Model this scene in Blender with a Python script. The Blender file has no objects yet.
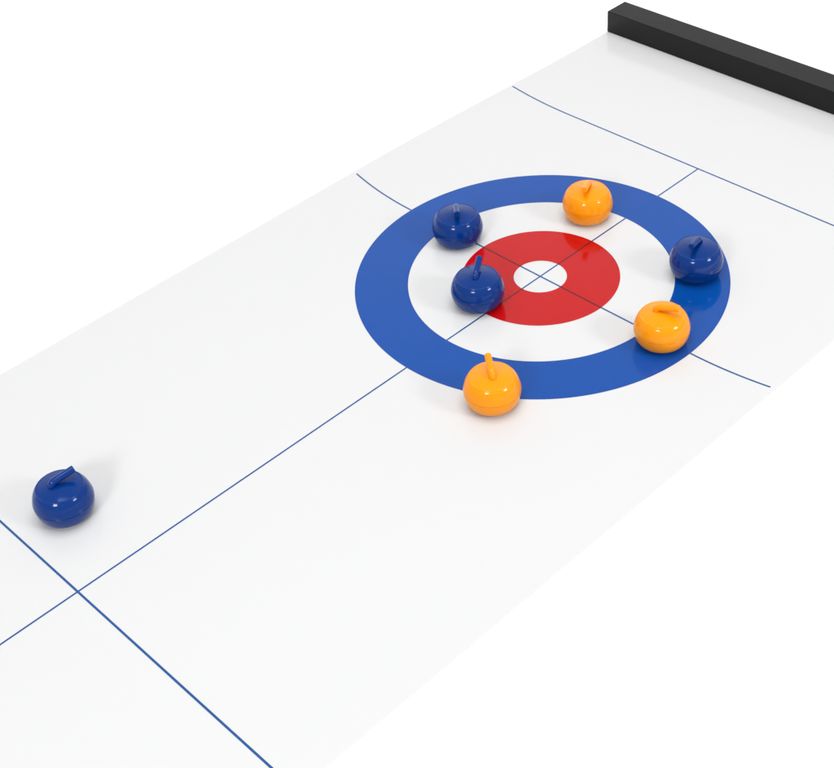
import bpy, bmesh, math, random
from mathutils import Matrix, Vector

random.seed(4)
S = 0.12                      # one unit of layout = outer radius of the target ring, 12 cm
MAT_T = 0.00022               # thickness of the playing mat
HW_L, HW_R = 1.567, 1.472     # from the centre line to the left and right edge of the mat, in ring radii

scene = bpy.context.scene
col = scene.collection

# ------------------------------------------------------------------ camera
cam_data = bpy.data.cameras.new('camera')
cam = bpy.data.objects.new('camera', cam_data)
col.objects.link(cam)
CAM_R = (0.714370, -0.695593, -0.076326)
CAM_U = (0.495154, 0.425398, 0.757535)
CAM_B = (-0.494467, -0.578953, 0.648317)
m = Matrix((CAM_R, CAM_U, CAM_B)).transposed().to_4x4()
m.translation = Vector((-4.588359, -4.269556, 4.634589)) * S + Vector((0, 0, MAT_T))
cam.matrix_world = m
cam_data.sensor_width = 36
cam_data.lens = 62.2824
cam_data.clip_start = 0.01
cam_data.clip_end = 100
scene.camera = cam

# ------------------------------------------------------------------ world and exposure
world = bpy.data.worlds.new('World')
scene.world = world
world.use_nodes = True
bg = world.node_tree.nodes['Background']
bg.inputs[0].default_value = (0.985, 0.99, 1.0, 1)
bg.inputs[1].default_value = 0.55
scene.view_settings.view_transform = 'Standard'
scene.view_settings.look = 'None'
scene.view_settings.gamma = 1
scene.view_settings.exposure = 0


# ------------------------------------------------------------------ studio lamps
def softbox(name, pos, target, w, h, power, color=(1, 1, 1)):
    d = bpy.data.lights.new(name, 'AREA')
    d.shape = 'RECTANGLE'
    d.size = w
    d.size_y = h
    d.energy = power
    d.color = color
    o = bpy.data.objects.new(name, d)
    col.objects.link(o)
    o.location = pos
    o.rotation_euler = (Vector(target) - Vector(pos)).to_track_quat('-Z', 'Y').to_euler()
    return o


def bearing(az, el, dist):
    a, e = math.radians(az), math.radians(el)
    return (math.cos(a) * math.cos(e) * dist, math.sin(a) * math.cos(e) * dist, math.sin(e) * dist)


softbox('overhead_fill', (-0.13, -0.18, 1.9), (0, 0, 0), 1.4, 1.4, 26.8)  # added fill light from above, to even out the mat and soften shadows
softbox('key_softbox', bearing(202, 31, 2.6), (0, 0, 0), 0.54, 0.46, 24.5)
softbox('second_softbox', bearing(284, 30, 2.6), (0, 0, 0), 0.54, 0.46, 22)


# ------------------------------------------------------------------ materials
def principled(name, color, rough, **kw):
    mt = bpy.data.materials.new(name)
    mt.use_nodes = True
    b = mt.node_tree.nodes['Principled BSDF']
    b.inputs['Base Color'].default_value = (*color, 1)
    b.inputs['Roughness'].default_value = rough
    for k, v in kw.items():
        b.inputs[k.replace('_', ' ')].default_value = v
    return mt


def noise_bump(mt, scale, strength, dist, detail=3):
    nt = mt.node_tree
    b = nt.nodes['Principled BSDF']
    tc = nt.nodes.new('ShaderNodeTexCoord')
    n = nt.nodes.new('ShaderNodeTexNoise')
    n.inputs['Scale'].default_value = scale
    n.inputs['Detail'].default_value = detail
    bp = nt.nodes.new('ShaderNodeBump')
    bp.inputs['Strength'].default_value = strength
    bp.inputs['Distance'].default_value = dist
    nt.links.new(tc.outputs['Object'], n.inputs['Vector'])
    nt.links.new(n.outputs['Fac'], bp.inputs['Height'])
    nt.links.new(bp.outputs['Normal'], b.inputs['Normal'])
    return n


def noise_rough(mt, scale, lo, hi):
    nt = mt.node_tree
    b = nt.nodes['Principled BSDF']
    tc = nt.nodes.new('ShaderNodeTexCoord')
    n = nt.nodes.new('ShaderNodeTexNoise')
    n.inputs['Scale'].default_value = scale
    n.inputs['Detail'].default_value = 4
    mr = nt.nodes.new('ShaderNodeMapRange')
    mr.inputs['From Min'].default_value = 0.3
    mr.inputs['From Max'].default_value = 0.7
    mr.inputs['To Min'].default_value = lo
    mr.inputs['To Max'].default_value = hi
    nt.links.new(tc.outputs['Object'], n.inputs['Vector'])
    nt.links.new(n.outputs['Fac'], mr.inputs['Value'])
    nt.links.new(mr.outputs['Result'], b.inputs['Roughness'])


M_SWEEP = principled('white_backdrop', (0.96, 0.96, 0.96), 0.9, Specular_IOR_Level=0.1)
M_SHEET = principled('white_mat_vinyl', (0.578, 0.578, 0.579), 0.16, Specular_IOR_Level=0.27)
M_BLUE = principled('blue_ink', (0.0015, 0.057, 0.285), 0.10, Specular_IOR_Level=0.26)
M_RED = principled('red_ink', (0.42, 0.003, 0.004), 0.10, Specular_IOR_Level=0.26)
M_LINE = principled('line_ink', (0.005, 0.066, 0.24), 0.14)
M_OVER = principled('overprinted_ink', (0.11, 0.006, 0.012), 0.14, Specular_IOR_Level=0.26)
for mt in (M_SHEET, M_BLUE, M_RED, M_LINE, M_OVER):
    noise_bump(mt, 9.0, 0.25, 0.0008, 2)
M_BSTONE = principled('blue_plastic', (0.0006, 0.028, 0.17), 0.1, Specular_IOR_Level=0.27)
M_OSTONE = principled('orange_plastic', (0.82, 0.275, 0.0008), 0.12, Specular_IOR_Level=0.3, Subsurface_Weight=0.3, Subsurface_Scale=0.004, Subsurface_Radius=(1.0, 0.45, 0.1))
for mt in (M_BSTONE, M_OSTONE):
    noise_rough(mt, 60, 0.10, 0.13)
M_BAR = principled('black_plastic', (0.003, 0.003, 0.0032), 0.46, Specular_IOR_Level=0.27)
noise_bump(M_BAR, 1800, 0.12, 0.0002, 2)


# ------------------------------------------------------------------ helpers
def link(name, bm, mats, parent=None, smooth=False):
    me = bpy.data.meshes.new(name)
    bm.normal_update()
    bm.to_mesh(me)
    bm.free()
    for k in (mats if isinstance(mats, (list, tuple)) else [mats]):
        me.materials.append(k)
    if smooth:
        for pl in me.polygons:
            pl.use_smooth = True
    o = bpy.data.objects.new(name, me)
    col.objects.link(o)
    if parent:
        o.parent = parent
    return o


def tag(o, label=None, cat=None, group=None, kind=None):
    if label:
        o['label'] = label
    if cat:
        o['category'] = cat
    if group:
        o['group'] = group
    if kind:
        o['kind'] = kind


def sstep(a, b, t):
    t = max(0.0, min(1.0, (t - a) / (b - a)))
    return t * t * (3 - 2 * t)


def curl(x, y):
    """height of the mat, in ring radii: its long edges lift a little, less and less towards the bar"""
    amp = 0.0015 * (1 - sstep(0.2, 2.1, x))
    if y < 0:
        amp *= 1 - 0.35 * (1 - sstep(-3.2, -0.5, x))
    t = max(0.0, (abs(y) - 1.0) / 0.515)
    return amp * t * t


def edge_l(x):
    """the left edge runs in a touch where the mat is clamped in the bar"""
    return HW_L - 0.051 * sstep(0.2, 2.3, x)


def at(x, y, lift=0.0):
    return Vector((x * S, y * S, MAT_T + curl(x, y) * S + lift))


# ------------------------------------------------------------------ white seamless backdrop
def make_backdrop():
    bm = bmesh.new()
    prof = [(-6.0, 0.0), (-2.0, 0.0), (1.3, 0.0)]
    for k in range(1, 17):
        a = math.radians(90 * k / 16)
        prof.append((1.3 + 0.7 * math.sin(a), 0.7 - 0.7 * math.cos(a)))
    prof.append((2.0, 4.2))
    az = math.radians(49.5)
    d = Vector((math.cos(az), math.sin(az), 0))
    s = Vector((-d.y, d.x, 0))
    rows = []
    for q, z in prof:
        rows.append([bm.verts.new(d * q + s * w + Vector((0, 0, z))) for w in (4.0, -4.0)])
    for a, b in zip(rows, rows[1:]):
        bm.faces.new((a[0], a[1], b[1], b[0]))
    o = link('backdrop', bm, M_SWEEP, smooth=True)
    tag(o, 'plain white seamless surface under and behind the game', 'backdrop', kind='structure')


make_backdrop()

# ------------------------------------------------------------------ the mat and its print
X0, X1 = -6.5, 2.535


def make_sheet(parent):
    bm = bmesh.new()
    nx, ny = 120, 64
    top = [[bm.verts.new(at(X0 + (X1 - X0) * i / nx, -HW_R + (edge_l(X0 + (X1 - X0) * i / nx) + HW_R) * j / ny)) for j in range(ny + 1)]
           for i in range(nx + 1)]
    bot = [[bm.verts.new(v.co - Vector((0, 0, MAT_T - 0.00003))) for v in row] for row in top]
    for i in range(nx):
        for j in range(ny):
            bm.faces.new((top[i][j], top[i + 1][j], top[i + 1][j + 1], top[i][j + 1]))
            bm.faces.new((bot[i][j], bot[i][j + 1], bot[i + 1][j + 1], bot[i + 1][j]))
    for i in range(nx):
        bm.faces.new((top[i][0], bot[i][0], bot[i + 1][0], top[i + 1][0]))
        bm.faces.new((top[i][ny], top[i + 1][ny], bot[i + 1][ny], bot[i][ny]))
    for j in range(ny):
        bm.faces.new((top[0][j], top[0][j + 1], bot[0][j + 1], bot[0][j]))
        bm.faces.new((top[nx][j], bot[nx][j], bot[nx][j + 1], top[nx][j + 1]))
    o = link('sheet', bm, M_SHEET, parent)
    for pl in o.data.polygons:
        pl.use_smooth = abs(pl.normal.z) > 0.5
    rim = {}
    for pl in o.data.polygons:                    # crisp cut edge: no smoothing between the face and the rim
        for k in pl.edge_keys:
            rim.setdefault(k, []).append(abs(pl.normal.z) > 0.5)
    for e in o.data.edges:
        fl = rim.get(tuple(sorted(e.vertices)), [])
        e.use_edge_sharp = len(set(fl)) > 1
    return o


def make_ring(name, r0, r1, mat, parent, lift=0.00008):
    bm = bmesh.new()
    n = 256
    rows = []
    for r in (r0, r1):
        rows.append([bm.verts.new(at(r * math.cos(2 * math.pi * k / n), r * math.sin(2 * math.pi * k / n), lift))
                     for k in range(n)])
    for k in range(n):
        q = (k + 1) % n
        bm.faces.new((rows[0][k], rows[1][k], rows[1][q], rows[0][q]))
    return link(name, bm, mat, parent)


def make_line(name, a, b, width, parent, lift, bend=0.0):
    """a printed line from a to b; where it crosses the red ring the two inks mix"""
    a, b = Vector(a), Vector(b)
    d = (b - a).normalized()
    s = Vector((-d.y, d.x)) * width / 2
    L = (b - a).length
    cuts = {0.0, L}
    k = 0.0
    while k < L:
        cuts.add(k)
        k += 0.045
    for r in (0.1423, 0.4253):
        base = -a.dot(d)
        h2 = r * r - (a + d * base).length_squared
        if h2 > 0:
            for sg in (-1, 1):
                t = base + sg * math.sqrt(h2)
                if 0 < t < L:
                    cuts.add(t)
    cuts = sorted(cuts)
    bm = bmesh.new()
    rows = []
    for t in cuts:
        p = a + d * t
        e = max(0.0, (abs(p.y) - 1.0) / 0.515)
        p.x += bend * e * e                      # the cross lines bow a little towards the edges
        rows.append([bm.verts.new(at(*(p + s), lift)), bm.verts.new(at(*(p - s), lift))])
    for t0, t1, p, q in zip(cuts, cuts[1:], rows, rows[1:]):
        f = bm.faces.new((p[0], p[1], q[1], q[0]))
        mid = (a + d * (t0 + t1) / 2).length
        f.material_index = 1 if 0.1423 < mid < 0.4253 else (2 if 0.7123 < mid < 1 else 0)
    return link(name, bm, [M_LINE, M_OVER, M_BLUE], parent)


game_mat = bpy.data.objects.new('curling_mat', None)
col.objects.link(game_mat)
tag(game_mat, 'long glossy white curling mat printed with blue and red target rings and thin blue lines', 'game mat')
make_sheet(game_mat)
make_ring('blue_ring', 0.7123, 1.0, M_BLUE, game_mat)
make_ring('red_ring', 0.1423, 0.4253, M_RED, game_mat)
make_line('center_line', (X0 + 0.02, 0), (1.371, 0), 0.0088, game_mat, 0.00012)
make_line('tee_line', (0, -1.445), (0, 1.535), 0.0094, game_mat, 0.00016, 0.057)
make_line('back_line', (1.371, -1.465), (1.371, 1.516), 0.0094, game_mat, 0.00016, 0.044)
make_line('hog_line', (-2.989, -1.465), (-2.989, 1.518), 0.0104, game_mat, 0.00016)


# ------------------------------------------------------------------ black end bar
def make_bar():
    bm = bmesh.new()
    bmesh.ops.create_cube(bm, size=1)
    bmesh.ops.scale(bm, vec=(0.183 * S, 3.036 * S, 0.150 * S), verts=bm.verts)
    bmesh.ops.bevel(bm, geom=bm.edges[:], offset=0.0007, segments=3, profile=0.5, affect='EDGES')
    o = link('end_bar', bm, M_BAR)
    for pl in o.data.polygons:
        pl.use_smooth = False
    o.location = ((2.357 + 0.0915) * S, 0, MAT_T + 0.0750 * S + 0.00012)
    tag(o, 'long black square-section bar across the far end of the mat', 'bar')


make_bar()


# ------------------------------------------------------------------ curling stones
def catmull(pts, n):
    out = []
    P = [pts[0]] + list(pts) + [pts[-1]]
    for i in range(1, len(P) - 2):
        p0, p1, p2, p3 = [Vector(q) for q in P[i - 1:i + 3]]
        for k in range(n):
            t = k / n
            out.append(0.5 * ((2 * p1) + (p2 - p0) * t + (2 * p0 - 5 * p1 + 4 * p2 - p3) * t * t
                              + (3 * p1 - p0 - 3 * p2 + p3) * t ** 3))
    out.append(Vector(pts[-1]))
    return out


def lathe(prof, n=96):
    bm = bmesh.new()
    rows = []
    for r, z in prof:
        if r < 1e-6:
            rows.append([bm.verts.new((0, 0, z * S))])
        else:
            rows.append([bm.verts.new((r * S * math.cos(2 * math.pi * k / n), r * S * math.sin(2 * math.pi * k / n), z * S))
                         for k in range(n)])
    for a, b in zip(rows, rows[1:]):
        for k in range(n):
            q = (k + 1) % n
            if len(a) == 1 and len(b) == 1:
                continue
            if len(a) == 1:
                bm.faces.new((a[0], b[q], b[k]))
            elif len(b) == 1:
                bm.faces.new((a[k], a[q], b[0]))
            else:
                bm.faces.new((a[k], a[q], b[q], b[k]))
    return bm


def lower_shell_bm():
    bowl = catmull([(0.0, 0.0), (0.050, 0.0), (0.084, 0.0004), (0.0965, 0.0026), (0.1085, 0.0088), (0.1200, 0.0195),
                    (0.1290, 0.0345), (0.1352, 0.0520), (0.1388, 0.0690), (0.1402, 0.0820), (0.1404, 0.0872)], 5)
    prof = [(max(0.0, q[0]), q[1]) for q in bowl] + [(0.1392, 0.0882), (0.1352, 0.0890), (0.13, 0.0890)]
    prof[0] = (0, 0)
    return lathe(prof)


def upper_shell_bm():
    wall = catmull([(0.1411, 0.0918), (0.1408, 0.0975), (0.1394, 0.1070), (0.1362, 0.1190), (0.1330, 0.1300), (0.1293, 0.1400),
                    (0.1250, 0.1490), (0.1205, 0.1567), (0.1164, 0.1621), (0.1126, 0.1664)], 5)
    rim = catmull([(0.1126, 0.1664), (0.1114, 0.1690), (0.1098, 0.1704), (0.1080, 0.1703), (0.1062, 0.1691)], 3)
    dome = catmull([(0.1062, 0.1691), (0.1035, 0.1696), (0.096, 0.1716), (0.080, 0.1757), (0.052, 0.1822), (0.026, 0.1868), (0.0, 0.1885)], 5)
    prof = [(0.13, 0.0900), (0.1355, 0.0902), (0.1404, 0.0908)] + [tuple(q) for q in wall] + [tuple(q) for q in rim[1:]] + [tuple(q) for q in dome[1:]]
    prof[-1] = (0, prof[-1][1])
    return lathe(prof)


def handle_bm():
    """gooseneck handle: rises from a knob left of the centre and slants up to a free flat end"""
    path = catmull([(-0.032, 0.176), (-0.031, 0.191), (-0.025, 0.2035), (-0.010, 0.2110), (0.035, 0.2200), (0.085, 0.2300)], 6)
    n = 28
    bm = bmesh.new()
    rows = []
    N = len(path)
    L = []
    for i, p in enumerate(path):
        t = (path[min(i + 1, N - 1)] - path[max(i - 1, 0)]).normalized()
        L.append((Vector((p[0], 0, p[1])), Vector((t[0], 0, t[1]))))
    rad = [0.0186 - 0.0016 * (i / (N - 1)) for i in range(N)]
    tip, tt = L[-1]
    for e, rr in ((0.0014, 0.93), (0.0022, 0.80)):      # rounded rim of the free end
        L.append((tip + tt * e, tt))
        rad.append(rad[N - 1] * rr)
    for (c, t), r in zip(L, rad):
        side = Vector((0, 1, 0))
        up = side.cross(t) * -1
        rows.append([bm.verts.new((c + (side * math.cos(2 * math.pi * k / n) + up * math.sin(2 * math.pi * k / n)) * r) * S)
                     for k in range(n)])
    for a, b in zip(rows, rows[1:]):
        for k in range(n):
            q = (k + 1) % n
            bm.faces.new((a[k], a[q], b[q], b[k]))
    bm.faces.new(rows[-1])
    bm.faces.new(rows[0][::-1])
    bmesh.ops.recalc_face_normals(bm, faces=bm.faces[:])
    return bm


def make_stone(mat):
    root = bpy.data.objects.new('curling_stone', None)
    col.objects.link(root)
    link('lower_shell', lower_shell_bm(), mat, root, True)
    link('upper_shell', upper_shell_bm(), mat, root, True)
    h = link('handle', handle_bm(), mat, root, True)
    for pl in h.data.polygons:
        if len(pl.vertices) > 4:
            pl.use_smooth = False
    return root


def copy_stone(src):
    c = src.copy()
    col.objects.link(c)
    for ch in src.children:
        k = ch.copy()
        col.objects.link(k)
        k.parent = c
    return c


STONES = {
    'blue': (M_BSTONE, [
        (-2.744, 0.444, -11, 'blue curling stone standing alone on plain white mat near the crossing thin lines'),
        (-0.382, 0.093, 33, 'blue curling stone on the edge of the red ring, handle pointing away'),
        (-0.039, 0.578, 228, 'blue curling stone straddling the inner edge of the blue ring, clear of the red ring'),
        (0.543, -0.615, 196, 'blue curling stone standing fully on the right side of the blue ring'),
    ]),
    'orange': (M_OSTONE, [
        (-0.910, -0.513, 54, 'orange curling stone over the outer edge of the blue ring, handle sticking up away'),
        (-0.017, -0.832, -72, 'orange curling stone on the blue ring with its handle lying sideways to the right'),
        (0.592, 0.176, 209, 'orange curling stone nearest the black bar, at the far inner edge of the blue ring'),
    ]),
}
for colour, (mat, spots) in STONES.items():
    proto = None
    for x, y, az, label in spots:
        if proto is None:
            o = proto = make_stone(mat)
        else:
            o = copy_stone(proto)
        o.location = at(x, y, 0.0002)
        o.rotation_euler = (0, 0, math.radians(az))
        tag(o, label, 'curling stone', colour + ' curling stones on the mat')
